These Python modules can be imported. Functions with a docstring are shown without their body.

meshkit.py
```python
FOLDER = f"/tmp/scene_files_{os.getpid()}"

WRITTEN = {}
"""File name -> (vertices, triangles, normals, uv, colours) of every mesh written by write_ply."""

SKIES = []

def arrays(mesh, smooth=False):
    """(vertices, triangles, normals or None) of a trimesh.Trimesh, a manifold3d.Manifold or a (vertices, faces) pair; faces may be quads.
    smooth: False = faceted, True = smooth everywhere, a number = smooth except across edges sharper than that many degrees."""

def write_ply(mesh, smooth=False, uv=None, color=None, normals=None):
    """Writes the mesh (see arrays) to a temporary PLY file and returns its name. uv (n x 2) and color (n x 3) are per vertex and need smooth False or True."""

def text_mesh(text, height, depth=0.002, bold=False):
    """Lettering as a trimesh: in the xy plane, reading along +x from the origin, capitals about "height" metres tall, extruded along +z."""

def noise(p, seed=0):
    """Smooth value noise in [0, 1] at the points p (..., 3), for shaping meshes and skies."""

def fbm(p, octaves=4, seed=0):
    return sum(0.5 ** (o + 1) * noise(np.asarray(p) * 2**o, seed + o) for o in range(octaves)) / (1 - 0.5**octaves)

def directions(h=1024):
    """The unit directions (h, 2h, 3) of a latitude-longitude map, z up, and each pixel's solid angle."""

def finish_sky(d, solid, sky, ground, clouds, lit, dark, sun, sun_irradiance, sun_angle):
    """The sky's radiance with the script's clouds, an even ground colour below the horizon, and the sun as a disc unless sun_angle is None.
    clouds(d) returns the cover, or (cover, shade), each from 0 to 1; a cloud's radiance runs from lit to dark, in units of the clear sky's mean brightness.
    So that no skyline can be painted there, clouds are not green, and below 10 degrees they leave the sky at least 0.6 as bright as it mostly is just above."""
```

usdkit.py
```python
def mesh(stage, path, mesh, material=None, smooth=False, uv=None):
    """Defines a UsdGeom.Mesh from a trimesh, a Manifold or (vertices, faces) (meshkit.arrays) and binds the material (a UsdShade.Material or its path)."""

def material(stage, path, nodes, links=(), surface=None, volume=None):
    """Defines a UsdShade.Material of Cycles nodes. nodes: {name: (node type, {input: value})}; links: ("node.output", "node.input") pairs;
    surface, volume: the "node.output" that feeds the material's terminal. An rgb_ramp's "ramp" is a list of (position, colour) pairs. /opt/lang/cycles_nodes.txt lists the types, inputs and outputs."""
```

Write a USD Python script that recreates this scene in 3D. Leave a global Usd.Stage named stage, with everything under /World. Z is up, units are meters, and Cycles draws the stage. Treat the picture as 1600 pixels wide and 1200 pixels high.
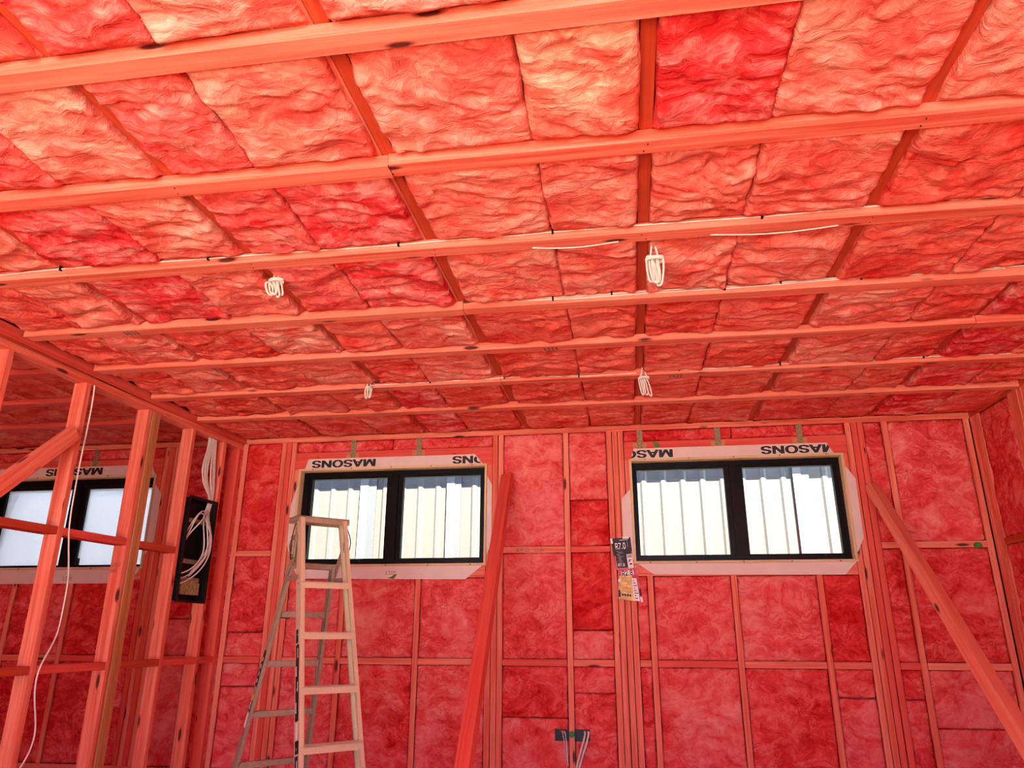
import math, random
import numpy as np, trimesh
import usdkit, meshkit
from pxr import Usd, UsdGeom, UsdLux, UsdShade, Gf, Sdf, Vt

stage = Usd.Stage.CreateInMemory()
UsdGeom.SetStageUpAxis(stage, 'Z'); UsdGeom.SetStageMetersPerUnit(stage, 1.0)
UsdGeom.Xform.Define(stage, '/World')
random.seed(7); rng = np.random.default_rng(7)

# ------------------------------------------------------------------ camera, sky, sun, exposure
FPX, PITCH, YAW, ROLL, EYE = 1142.2, 0.32613, 0.15485, 0.00334, 1.0146
def camera_axes():
    f = np.array([-math.sin(YAW), math.cos(YAW), 0]); r = np.array([math.cos(YAW), math.sin(YAW), 0]); u = np.array([0, 0, 1.])
    F = f*math.cos(PITCH) + u*math.sin(PITCH); U = u*math.cos(PITCH) - f*math.sin(PITCH)
    return r*math.cos(ROLL) + U*math.sin(ROLL), U*math.cos(ROLL) - r*math.sin(ROLL), F
cR, cU, cF = camera_axes()
cam = UsdGeom.Camera.Define(stage, '/World/camera')
cam.AddTransformOp().Set(Gf.Matrix4d(*[float(v) for v in (*cR, 0, *cU, 0, *(-cF), 0, 0, 0, EYE, 1)]))
cam.CreateHorizontalApertureAttr(36.0); cam.CreateVerticalApertureAttr(27.0)
cam.CreateFocalLengthAttr(36.0*FPX/1600); cam.CreateClippingRangeAttr((0.05, 500.0))
cam.CreateExposureAttr(0.42)

sky = UsdLux.DomeLight.Define(stage, '/World/sky')
sky.CreateIntensityAttr(2.1); sky.CreateColorAttr(Gf.Vec3f(0.44, 0.65, 1.0))
sun = UsdLux.DistantLight.Define(stage, '/World/sun')
sun.CreateNormalizeAttr(True); sun.CreateIntensityAttr(15.0); sun.CreateAngleAttr(0.53); sun.CreateColorAttr(Gf.Vec3f(1.0, 0.93, 0.80))
SUN_EL, SUN_AZ = math.radians(50), math.radians(-32)      # comes from behind the camera, from the right
sd = np.array([math.sin(SUN_AZ)*math.cos(SUN_EL), math.cos(SUN_AZ)*math.cos(SUN_EL), -math.sin(SUN_EL)])
zz = -sd; xx = np.cross([0, 0, 1.], zz); xx /= np.linalg.norm(xx); yy = np.cross(zz, xx)
sun.AddTransformOp().Set(Gf.Matrix4d(*[float(v) for v in (*xx, 0, *yy, 0, *zz, 0, 0, -8, 9, 1)]))

# ------------------------------------------------------------------ helpers
D = 5.605                     # far wall, room face
ZC = 2.504                    # underside of ceiling battens
ZR = 2.549                    # underside of rafters
XR = 2.515                    # right wall face
taken = {}
def path_for(name, parent):
    n = taken.get((parent, name), 0); taken[(parent, name)] = n + 1
    return f'{parent}/{name}' + (f'_{n:03d}' if n else '')
def tag(prim, label=None, category=None, group=None, kind=None):
    p = prim.GetPrim() if hasattr(prim, 'GetPrim') else prim
    for k, v in (('label', label), ('category', category), ('group', group), ('kind', kind)):
        if v: p.SetCustomDataByKey(k, v)
    return p
def matrix(origin, X, Y, Z):
    return Gf.Matrix4d(*[float(v) for v in (*X, 0, *Y, 0, *Z, 0, *origin, 1)])
def thing(name, label=None, category=None, group=None, kind=None, m=None):
    p = path_for(name, '/World'); x = UsdGeom.Xform.Define(stage, p)
    if m is not None: x.AddTransformOp().Set(m)
    tag(x, label, category, group, kind)
    return p
def obj(name, mesh, mat, parent='/World', smooth=False, m=None, label=None, **k):
    p = path_for(name, parent); g = usdkit.mesh(stage, p, mesh, mat, smooth=smooth)
    if m is not None: g.AddTransformOp().Set(m)
    tag(g, label, **k)
    return p
def unit(v): v = np.asarray(v, float); return v/np.linalg.norm(v)
def beam(L, w, h, c=0.002):
    "timber along +x from 0 to L, w in y and h in z about the axis, arrises taken off"
    a, b = w/2, h/2
    s = np.array([(-a+c, -b), (a-c, -b), (a, -b+c), (a, b-c), (a-c, b), (-a+c, b), (-a, b-c), (-a, -b+c)])
    v = np.array([(0, y, z) for y, z in s] + [(L, y, z) for y, z in s])
    f = []
    for i in range(8):
        j = (i+1) % 8; f += [(i, j, 8+j), (i, 8+j, 8+i)]
    for i in range(1, 7): f += [(0, i+1, i), (8, 8+i, 8+i+1)]
    return trimesh.Trimesh(v, f, process=False)
def box(x0, x1, y0, y1, z0, z1):
    m = trimesh.creation.box([x1-x0, y1-y0, z1-z0]); m.apply_translation([(x0+x1)/2, (y0+y1)/2, (z0+z1)/2]); return m
def pieces(name, meshes, mat, parent, **k):
    for m_ in meshes: obj(name, m_, mat, parent, **k)
def plank(name, parent, a, b, w, h, side, mat, label=None, **k):
    "timber from a to b; w across 'side' (made square to the axis), h across the third direction"
    a, b = np.asarray(a, float), np.asarray(b, float); X = unit(b-a); Y = np.asarray(side, float); Y = unit(Y - X*(Y@X)); Z = np.cross(X, Y)
    return obj(name, beam(np.linalg.norm(b-a), w, h), mat, parent, m=matrix(a, X, Y, Z), label=label, **k)
def cat(*ms): return trimesh.util.concatenate(list(ms))
def tube(pts, r, sides=7, smooth_n=0):
    p = np.asarray(pts, float)
    if smooth_n:
        from scipy.interpolate import CubicSpline
        s = np.r_[0, np.cumsum(np.linalg.norm(np.diff(p, axis=0), axis=1))]
        p = CubicSpline(s, p)(np.linspace(0, s[-1], smooth_n))
    t = np.gradient(p, axis=0); t /= np.linalg.norm(t, axis=1, keepdims=True) + 1e-12
    a = np.cross(t[0], [0, 0, 1.] if abs(t[0, 2]) < .9 else [1., 0, 0]); V = []
    for k in range(len(p)):
        a = a - t[k]*(a@t[k]); a /= np.linalg.norm(a) + 1e-12; b = np.cross(t[k], a)
        for i in range(sides):
            th = 2*math.pi*i/sides; V.append(p[k] + r*(a*math.cos(th) + b*math.sin(th)))
    n = len(p); F = []
    for k in range(n-1):
        for i in range(sides):
            j = (i+1) % sides; F += [(k*sides+i, k*sides+j, (k+1)*sides+j), (k*sides+i, (k+1)*sides+j, (k+1)*sides+i)]
    for i in range(1, sides-1): F += [(0, i+1, i), ((n-1)*sides, (n-1)*sides+i, (n-1)*sides+i+1)]
    return trimesh.Trimesh(np.array(V), F, process=False)
def poly(pts, y0, y1):
    "flat outline in x, z as a thin sheet between y0 and y1"
    from shapely.geometry import Polygon
    m = trimesh.creation.extrude_polygon(Polygon(pts), 1.0, engine='earcut'); v = m.vertices.copy()
    m.vertices = np.c_[v[:, 0], y1 - v[:, 2]*(y1-y0), v[:, 1]]; return m

# ------------------------------------------------------------------ materials
LK = '/World/Looks'
UsdGeom.Scope.Define(stage, LK)
def plain(name, col, rough=.5, metal=0., spec=.5, bump=0, scale=60, var=0.):
    n = {'p': ('principled_bsdf', {'base_color': col, 'roughness': rough, 'metallic': metal, 'specular_ior_level': spec})}; l = []
    if bump or var:
        n |= {'g': ('geometry', {}), 't': ('noise_texture', {'scale': scale, 'detail': 4.})}; l += [('g.position', 't.vector')]
    if bump:
        n['b'] = ('bump', {'strength': bump, 'distance': .002}); l += [('t.fac', 'b.height'), ('b.normal', 'p.normal')]
    if var:
        n['r'] = ('rgb_ramp', {'ramp': [(.3, tuple(c*(1-var) for c in col)), (.7, tuple(min(1, c*(1+var)) for c in col))]}); l += [('t.fac', 'r.fac'), ('r.color', 'p.base_color')]
    return usdkit.material(stage, f'{LK}/{name}', n, l, surface='p.BSDF')

def wool(name, deep, mid, pale, lo=.30, hi=.72, scale=6.0, vein=.75):
    n = {'g': ('geometry', {}), 'o': ('object_info', {}), 'k': ('vector_math', {'math_type': 'scale', 'vector1': (37., 53., 29.)}),
         'a': ('vector_math', {'math_type': 'add'}),
         'w': ('noise_texture', {'scale': 3.6, 'detail': 3., 'roughness': .55}),
         'ws': ('vector_math', {'math_type': 'scale', 'scale': .30}), 'a2': ('vector_math', {'math_type': 'add'}),
         'm': ('mapping', {'scale': (1.0, 1.6, 1.6)}),
         'n1': ('noise_texture', {'scale': scale, 'detail': 6., 'roughness': .56, 'distortion': .35}),
         'n2': ('noise_texture', {'scale': scale*4., 'detail': 4., 'roughness': .6, 'distortion': .6}),
         'n3': ('noise_texture', {'scale': 2.1, 'detail': 2.}),
         'n4': ('noise_texture', {'scale': scale*1.25, 'detail': 3.5, 'roughness': .5, 'distortion': .9}),
         'v1': ('math', {'math_type': 'subtract', 'value2': .5}), 'v2': ('math', {'math_type': 'absolute'}),
         'vm': ('map_range', {'from_min': 0., 'from_max': .045, 'to_min': vein, 'to_max': 0., 'clamp': True}),
         'vt': ('map_range', {'from_min': .62, 'from_max': .42, 'clamp': True}), 'vv': ('math', {'math_type': 'multiply'}),
         'x1': ('math', {'math_type': 'multiply_add', 'value2': .62, 'value3': 0.}),
         'x2': ('math', {'math_type': 'multiply_add', 'value2': .24}), 'x3': ('math', {'math_type': 'multiply_add', 'value2': .28}),
         'mr': ('map_range', {'from_min': lo+.125, 'from_max': hi+.03, 'clamp': True}),
         'r': ('rgb_ramp', {'ramp': [(0., deep), (.40, mid), (.70, tuple(.5*(a+b) for a, b in zip(mid, pale))), (1., pale)]}),
         'mx': ('mix_color', {'b': tuple(.7*d+.3*m_ for d, m_ in zip(deep, mid))}),
         'bh': ('math', {'math_type': 'multiply_add', 'value2': .4}),
         'b': ('bump', {'strength': .6, 'distance': .03}),
         'p': ('principled_bsdf', {'roughness': 1., 'specular_ior_level': .05})}
    l = [('o.random', 'k.scale'), ('g.position', 'a.vector1'), ('k.vector', 'a.vector2'), ('a.vector', 'w.vector'), ('w.color', 'ws.vector1'),
         ('a.vector', 'a2.vector1'), ('ws.vector', 'a2.vector2'), ('a2.vector', 'm.vector'), ('m.vector', 'n1.vector'), ('m.vector', 'n2.vector'), ('a.vector', 'n3.vector'), ('m.vector', 'n4.vector'),
         ('n4.fac', 'v1.value1'), ('v1.value', 'v2.value1'), ('v2.value', 'vm.value'), ('n3.fac', 'vt.value'), ('vm.result', 'vv.value1'), ('vt.result', 'vv.value2'),
         ('n1.fac', 'x1.value1'), ('n2.fac', 'x2.value1'), ('x1.value', 'x2.value3'), ('n3.fac', 'x3.value1'), ('x2.value', 'x3.value3'), ('x3.value', 'mr.value'),
         ('mr.result', 'r.fac'), ('r.color', 'mx.a'), ('vv.value', 'mx.fac'), ('mx.result', 'p.base_color'), ('n2.fac', 'bh.value1'), ('n1.fac', 'bh.value3'), ('bh.value', 'b.height'), ('b.normal', 'p.normal')]
    return usdkit.material(stage, f'{LK}/{name}', n, l, surface='p.BSDF')

def timber(name, dark, light, knot=(.10, .02, .015), knots=.12, rough=.6):
    n = {'tc': ('texture_coordinate', {}), 'o': ('object_info', {}), 'k': ('vector_math', {'math_type': 'scale', 'vector1': (17., 5.3, 7.1)}), 'a': ('vector_math', {'math_type': 'add'}),
         'm1': ('mapping', {'scale': (.55, 15., 15.)}), 'n1': ('noise_texture', {'scale': 2.2, 'detail': 5., 'roughness': .55, 'distortion': .5}),
         'm2': ('mapping', {'scale': (1.5, 90., 90.)}), 'n2': ('noise_texture', {'scale': 2., 'detail': 3.}),
         's': ('math', {'math_type': 'multiply_add', 'value2': .35}), 'mr': ('map_range', {'from_min': .52, 'from_max': .82, 'clamp': True}),
         'r': ('rgb_ramp', {'ramp': [(0., dark), (1., light)]}),
         'm3': ('mapping', {'scale': (2.8, 11., 11.)}), 'v': ('voronoi_texture', {'scale': 1., 'randomness': 1.}),
         'kr': ('map_range', {'from_min': knots*1.35, 'from_max': knots*.75, 'clamp': True}),
         'mx': ('mix_color', {'b': knot}),
         'b': ('bump', {'strength': .25, 'distance': .002}),
         'p': ('principled_bsdf', {'roughness': rough, 'specular_ior_level': .2})}
    l = [('o.random', 'k.scale'), ('tc.object', 'a.vector1'), ('k.vector', 'a.vector2'), ('a.vector', 'm1.vector'), ('m1.vector', 'n1.vector'), ('a.vector', 'm2.vector'), ('m2.vector', 'n2.vector'),
         ('n2.fac', 's.value1'), ('n1.fac', 's.value3'), ('s.value', 'mr.value'), ('mr.result', 'r.fac'), ('a.vector', 'm3.vector'), ('m3.vector', 'v.vector'),
         ('v.distance', 'kr.value'), ('kr.result', 'mx.fac'), ('r.color', 'mx.a'), ('mx.result', 'p.base_color'), ('n2.fac', 'b.height'), ('b.normal', 'p.normal')]
    return usdkit.material(stage, f'{LK}/{name}', n, l, surface='p.BSDF')

DEEP, MID, PALE = (.60, .012, .016), (.84, .105, .095), (.93, .34, .27)
W = {'pale': wool('wool_pale', (.78, .06, .05), (.89, .20, .15), (.95, .50, .38), .28, .70),
     'pink': wool('wool_pink', (.74, .03, .035), (.87, .15, .13), (.94, .42, .34), .30, .72),
     'mid': wool('wool_mid', (.66, .03, .022), (.86, .135, .10), (.92, .33, .23)),
     'deep': wool('wool_deep', (.62, .008, .014), (.83, .06, .065), (.93, .42, .36), .29, .71),
     'cream': wool('wool_cream', (.80, .09, .06), (.90, .22, .145), (.95, .60, .42), .30, .66),
     'wall': wool('wool_wall', (.52, .009, .010), (.80, .070, .068), (.91, .26, .22), .30, .74, 7.5, .9),
     'wallp': wool('wool_wall_light', (.60, .018, .018), (.83, .095, .090), (.92, .30, .26), .27, .71, 7.5, .8),
     'walld': wool('wool_wall_dark', (.50, .007, .008), (.77, .048, .045), (.89, .22, .18), .31, .77, 7.5, .95)}
PINE = timber('pink_pine', (.73, .11, .06), (.88, .27, .175))
PINEP = timber('pink_pine_pale', (.79, .155, .09), (.88, .28, .18), knots=.12)
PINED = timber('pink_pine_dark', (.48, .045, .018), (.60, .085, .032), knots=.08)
PINER = timber('red_pine', (.70, .07, .05), (.80, .12, .08), knots=.06)
TAN = timber('bare_pine', (.50, .20, .07), (.60, .28, .11), knots=.05)
LINER = timber('liner_pine', (.66, .48, .24), (.76, .60, .34), knots=.0)
BLACKAL = plain('black_aluminium', (.004, .004, .0045), .4, spec=.15)
BLACKP = plain('black_plastic', (.008, .007, .007), .4, spec=.25)
WRAP = plain('wrap_white', (.77, .62, .55), .55, var=.04, scale=9)
INK = plain('ink_black', (.012, .011, .012), .6)
PENCIL = plain('pencil_grey', (.25, .12, .10), .8)
GREEN = plain('green_paint', (.06, .22, .02), .6)
CABLE = plain('cable_white', (.76, .70, .60), .45)
CABLEG = plain('cable_grey', (.50, .46, .44), .4)
STEEL = plain('galvanised_steel', (.30, .22, .12), .55, .3, var=.4, scale=80)
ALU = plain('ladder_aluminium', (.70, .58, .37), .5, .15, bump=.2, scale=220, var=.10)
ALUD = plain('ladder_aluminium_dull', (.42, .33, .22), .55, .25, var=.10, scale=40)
SCREW = plain('screw_brass', (.35, .22, .10), .5, .6)
FLOORM = plain('particleboard', (.62, .40, .23), .75, var=.12, scale=160)
PAVE = plain('concrete_paving', (.52, .50, .46), .85, var=.1, scale=30)
CLAD = plain('dark_underlay', (.20, .04, .035), .9)
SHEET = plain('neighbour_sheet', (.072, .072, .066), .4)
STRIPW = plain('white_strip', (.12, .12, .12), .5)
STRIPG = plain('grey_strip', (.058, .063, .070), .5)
FASCIA = plain('grey_fascia', (.30, .33, .38), .6)
ROOFM = plain('roof_sheet', (.30, .30, .32), .6)
RED = plain('label_red', (.62, .03, .04), .4)
WHITE = plain('label_white', (.86, .82, .80), .5)
YELLOW = plain('label_yellow', (.80, .52, .16), .5, var=.35, scale=26)
ORANGE = plain('sticker_orange', (.85, .40, .05), .5)
KHAKI = plain('terminal_khaki', (.36, .30, .12), .6, var=.5, scale=45)
GLASS = usdkit.material(stage, f'{LK}/window_glass', {'t': ('transparent_bsdf', {'color': (.96, .98, .97)}), 'g': ('glossy_bsdf', {'color': (1, 1, 1), 'roughness': .01}), 'f': ('fresnel', {'IOR': 1.45}), 'm': ('mix_closure', {})},
                        [('f.fac', 'm.fac'), ('t.BSDF', 'm.closure1'), ('g.BSDF', 'm.closure2')], surface='m.closure')
FROST = usdkit.material(stage, f'{LK}/frosted_glass', {'t': ('transparent_bsdf', {'color': (.96, .98, 1.)}), 'd': ('translucent_bsdf', {'color': (.93, .96, 1.)}), 'g': ('glossy_bsdf', {'roughness': .15}), 'f': ('fresnel', {'IOR': 1.45}),
                        'm1': ('mix_closure', {'fac': .6}), 'm': ('mix_closure', {})}, [('t.BSDF', 'm1.closure1'), ('d.BSDF', 'm1.closure2'), ('f.fac', 'm.fac'), ('m1.closure', 'm.closure1'), ('g.BSDF', 'm.closure2')], surface='m.closure')

# ------------------------------------------------------------------ insulation batts
seedno = [0]
def batt_grid(u0, u1, v0, v1, res, amp, rag, edge, pinch=None, base=0., thick=.08):
    "a batt as a closed mesh in u, v, h: h is how far its face stands out; ragged outline, rounded edges"
    seedno[0] += 1; sd = seedno[0]*13.7
    nu, nv = max(4, int((u1-u0)/res)+1), max(4, int((v1-v0)/res)+1)
    a, b = np.meshgrid(np.linspace(0, 1, nu), np.linspace(0, 1, nv), indexing='ij')
    def rg(t, k): return rag*(meshkit.fbm(np.stack([t*9, t*0+sd+k, t*0], -1), 3, 3)-.55)
    eL, eR = rg(b*(v1-v0), 1.3), rg(b*(v1-v0), 2.9)
    eB, eT = rg(a*(u1-u0), 4.1)*.5, rg(a*(u1-u0), 5.7)*.5
    u = u0 + eL + a*(u1-u0-eL-eR); v = v0 + eB + b*(v1-v0-eB-eT)
    P = np.stack([u, v, u*0+sd], -1)
    w = np.stack([meshkit.fbm(P*3.5, 2, 11), meshkit.fbm(P*3.5+7, 2, 12), P[..., 2]*0], -1)
    q = P + .35*w
    n = meshkit.fbm(q*np.array([7, 11, 1]), 4, 21) - .5
    rd = 1 - np.abs(2*meshkit.fbm(q*np.array([9, 15, 1]), 3, 31) - 1)
    h = base + amp*(1.5*n + .7*(rd-.7))
    e = np.minimum(np.minimum(a, 1-a)*(u1-u0), np.minimum(b, 1-b)*(v1-v0))
    k = np.clip(1 - e/edge, 0, 1); h = h - edge*.8*(1 - np.sqrt(np.clip(1-k*k, 0, 1)))
    if pinch is not None: h = pinch(u, v, h)
    top = np.stack([u, v, h], -1).reshape(-1, 3)
    idx = np.arange(nu*nv).reshape(nu, nv)
    F = np.concatenate([np.stack([idx[:-1, :-1], idx[1:, :-1], idx[1:, 1:]], -1).reshape(-1, 3), np.stack([idx[:-1, :-1], idx[1:, 1:], idx[:-1, 1:]], -1).reshape(-1, 3)])
    rim = np.concatenate([idx[:, 0], idx[-1, 1:], idx[-2::-1, -1], idx[0, -2:0:-1]])
    m = len(rim); bk = top[rim].copy(); bk[:, 2] = -thick
    V = np.vstack([top, bk]); s = len(top) + np.arange(m); r2 = np.roll(rim, -1); s2 = np.roll(s, -1)
    F = np.vstack([F, np.stack([rim, s, s2], -1), np.stack([rim, s2, r2], -1), np.stack([np.full(m-2, s[0]), s[2:], s[1:-1]], -1)])
    return V, F

# ------------------------------------------------------------------ floor, roof, ground
fl = thing('floor', kind='structure')
for i in range(6):
    for j in range(4):
        obj('floor_panel', box(-6.4+i*1.55, -6.4+(i+1)*1.55-.004, -2.4+j*2.02, -2.4+(j+1)*2.02-.004, -.02, 0), FLOORM, fl)
obj('roof', cat(box(-6.9, 3.2, -2.9, D+.65, 2.80, 2.86)), ROOFM, kind='structure')
obj('ground', box(-30, 30, -30, 30, -.30, -.16), PAVE, kind='structure')
obj('paving', box(-8, 4.5, -9, -2.55, -.16, -.03), PAVE, kind='structure')

# ------------------------------------------------------------------ ceiling: battens, rafters, batts
ce = thing('ceiling', kind='structure')
BY = [0.29, 0.865, 1.44, 2.012, 2.585, 3.19, 3.735, 4.30, 4.865]       # near faces of the battens
BYB = [-2.30, -1.72, -1.14, -.56] + BY
XP = -3.155                                                              # where battens meet the partition's trimmer
for i, y in enumerate(BYB):
    lab = None
    cuts = [XP, -.742, XR+.09] if i % 2 == 1 else [XP, 1.80 if i % 4 == 2 else XR+.09, XR+.09]
    for a, b in zip(cuts[:-1], cuts[1:]):
        if b-a > .05:
            dy, dz = rng.uniform(-.004, .004), rng.uniform(-.002, .002)
            plank('batten', ce, (a+.0015, y+.035+dy, ZC+.0225+dz), (b-.0015, y+.035-dy, ZC+.0225+dz), .07, .045, (0, 1, 0), PINE if i % 3 else PINEP)
    plank('batten', ce, (-6.3, y+.035, ZC+.0225), (-3.34, y+.035, ZC+.0225), .07, .045, (0, 1, 0), PINER)
RX = [-5.80, -4.95, -4.10, -2.43, -1.545, -.742, .12, .965, 1.80, 2.60]
for x in RX + [-.789]:
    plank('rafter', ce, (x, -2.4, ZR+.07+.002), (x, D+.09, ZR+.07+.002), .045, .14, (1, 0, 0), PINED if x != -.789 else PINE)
plank('trimmer', ce, (-3.275, -2.4, ZC+.023), (-3.178, D, ZC+.023), .06, .045, (1, 0, 0), PINER)
plank('trimmer', ce, (-3.345, -2.4, ZC+.023), (-3.262, D, ZC+.023), .05, .045, (1, 0, 0), PINED)
NAIL = plain('nail_dark', (.05, .02, .015), .5, .5)
for y in BY[2:6]:
    for x in RX[3:9]:
        for q in (.018, .052): obj('nail', trimesh.Trimesh(*[np.asarray(a) for a in ((lambda c: (c.vertices + [x+rng.uniform(-.012, .012), y+q, ZC], c.faces))(trimesh.creation.cylinder(.0028, .002, sections=8)))]), NAIL, ce)
def pinch(u, v, h):
    d = np.full(v.shape, 9.)
    for y in BYB + [D-.09]: d = np.minimum(d, np.where(v < y, y-v, np.where(v > y+.07, v-y-.07, 0)))
    k = np.clip(d/.035, 0, 1); k = k*k*(3-2*k)
    return np.where(d <= .002, -.003, -.003*(1-k) + k*h)
cols = [(-6.25, -5.82), (-5.78, -5.37), (-5.37, -4.97), (-4.93, -4.53), (-4.53, -4.12), (-4.08, -3.70), (-3.70, -3.30),
        (-3.12, -2.79), (-2.79, -2.452), (-2.408, -1.945), (-1.945, -1.567), (-1.523, -1.205), (-1.205, -.776), (-.718, -.243), (-.243, .097), (.143, .50), (.50, .942), (.988, 1.465), (1.465, 1.777), (1.823, 2.20), (2.20, 2.577)]
rows = [(-2.38, -1.68), (-1.68, -.525), (-.525, .90), (.90, 2.045), (2.045, 3.225), (3.225, 4.335), (4.335, D-.005)]
tone = {3: 'mid mid mid mid mid mid mid pink pink pink pale pink pale pale cream deep pale pale pale pale pale',
        4: 'mid mid mid mid mid mid mid mid pale deep pale pink deep pale pale pale pale mid mid mid mid',
        5: 'mid mid mid mid mid mid mid mid pale mid pale mid pale mid mid mid mid pale mid deep mid',
        6: 'mid mid mid mid mid mid mid mid mid mid mid deep mid mid mid mid mid mid mid deep mid'}
for r, (y0, y1) in enumerate(rows):
    for c, (x0, x1) in enumerate(cols):
        off = ((c*7) % 3 - 1)*.012
        near = r >= 3 and c > 6
        V, F = batt_grid(x0+.001, x1-.001, y0+off+.002, y1+(off if r < 6 else 0)-.002, .0115 if near else .03, .034 if near else .015, .016, .016, pinch, .024, .11)
        V = np.c_[V[:, 0], V[:, 1], ZR - V[:, 2]]; F = F[:, ::-1]
        obj('insulation_batt', (V, F), W[tone.get(r, ' '.join(['pale']*21)).split()[c]], ce, smooth=True)

# ------------------------------------------------------------------ framed walls
class Wall:
    def __init__(s, name, origin, X, kind='structure'):
        X = unit([*X, 0]); s.X, s.Y = X, np.cross([0, 0, 1.], X); s.o = np.array([*origin, 0.]); s.p = thing(name, kind=kind, m=matrix(s.o, s.X, s.Y, (0, 0, 1)))
    def stud(s, x, z0, z1, mat=None, w=.045, d=.09, jit=True, name='stud'):
        j = rng.uniform(-.0015, .0015) if jit else 0; y = rng.uniform(0, .006)
        plank(name, s.p, (x+w/2+j, y+d/2, z0), (x+w/2-j, y+d/2, z1), w-.0045, d, (1, 0, 0), mat or random.choice([PINE, PINE, PINEP, PINER]))
    def rail(s, name, x0, x1, z, mat=None, h=.045, d=.09, y=.001):
        plank(name, s.p, (x0+.001, y+d/2, z), (x1-.001, y+d/2, z), d, h, (0, 1, 0), mat or random.choice([PINE, PINEP, PINER]))
    def batt(s, x0, x1, z0, z1, mat='wall', res=.014, amp=.024):
        V, F = batt_grid(x0+.001, x1-.001, z0+.001, z1-.001, res, amp, .008, .007, None, -.008, .075)
        V = np.c_[V[:, 0], -V[:, 2], V[:, 1]]; F = F
        obj('insulation_batt', (V, F), W[mat], s.p, smooth=True)
N1, N2, NH = .80, 1.60, .0225
T = ZC

wf = Wall('wall_far', (0, D), (1, 0))
wf.rail('top_plate', -6.3, XR+.09, ZC+.0225, PINE); wf.rail('top_plate', -6.3, XR+.09, ZC+.069, PINE)
wf.rail('bottom_plate', -6.3, XR+.09, .0225, PINE)
full = [-3.17, -2.825, -2.780, -2.735, -1.030, -.985, -.467, -.130, -.085, -.040, 1.643, 1.688, 1.733, 1.905, 2.468,
        -3.885, -3.84, -3.795, -3.45, -5.595, -5.64, -6.1]
for x in full: wf.stud(x, .045, T)
trim = [-2.690, -1.075, .005, 1.598, -5.548, -3.930]
for x in trim: wf.stud(x, .045, 2.272)
for x in [-2.222, -1.622, .130, .722, 1.310, -4.57, -5.10]: wf.stud(x, .045, 1.40)
for a, b in [(-2.690, -1.030), (.005, 1.643), (-5.55, -3.885)]:
    wf.rail('lintel', a+.001, b, 2.342, PINER, .14)
    wf.rail('sill_trimmer', a+.046, b-.046, 1.4225, PINE); wf.rail('sill_trimmer', a+.046, b-.046, 1.467, PINE)
for a, b in [(-3.75, -3.45), (-3.405, -3.17), (-3.125, -2.825), (-.940, -.467), (-.422, -.130), (1.778, 1.905), (1.950, 2.468), (-6.05, -5.64)]:
    wf.rail('nogging', a, b, N1); wf.rail('nogging', a, b, N2)
for a, b in [(-2.645, -2.222), (-2.177, -1.622), (-1.577, -1.075), (.050, .130), (.175, .722), (.767, 1.310), (1.355, 1.598), (-5.503, -5.10), (-5.055, -4.57), (-4.525, -3.93)]:
    wf.rail('nogging', a, b, N1)
def bay(a, b, splits=(), tones='wall wall wall', z=((.046, N1-NH), (N1+NH, N2-NH), (N2+NH, T))):
    k = 0; tl = tones.split()
    for z0, z1 in z:
        e = [z0, *[s for s in splits if z0 < s < z1], z1]
        for p, q in zip(e[:-1], e[1:]): wf.batt(a, b, p, q, tl[k % len(tl)]); k += 1
bay(-3.125, -2.825, (1.0, .61), 'wall wallp wallp wall walld')
bay(-.940, -.467, (.435,), 'wallp wall wallp wallp wallp')
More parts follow.
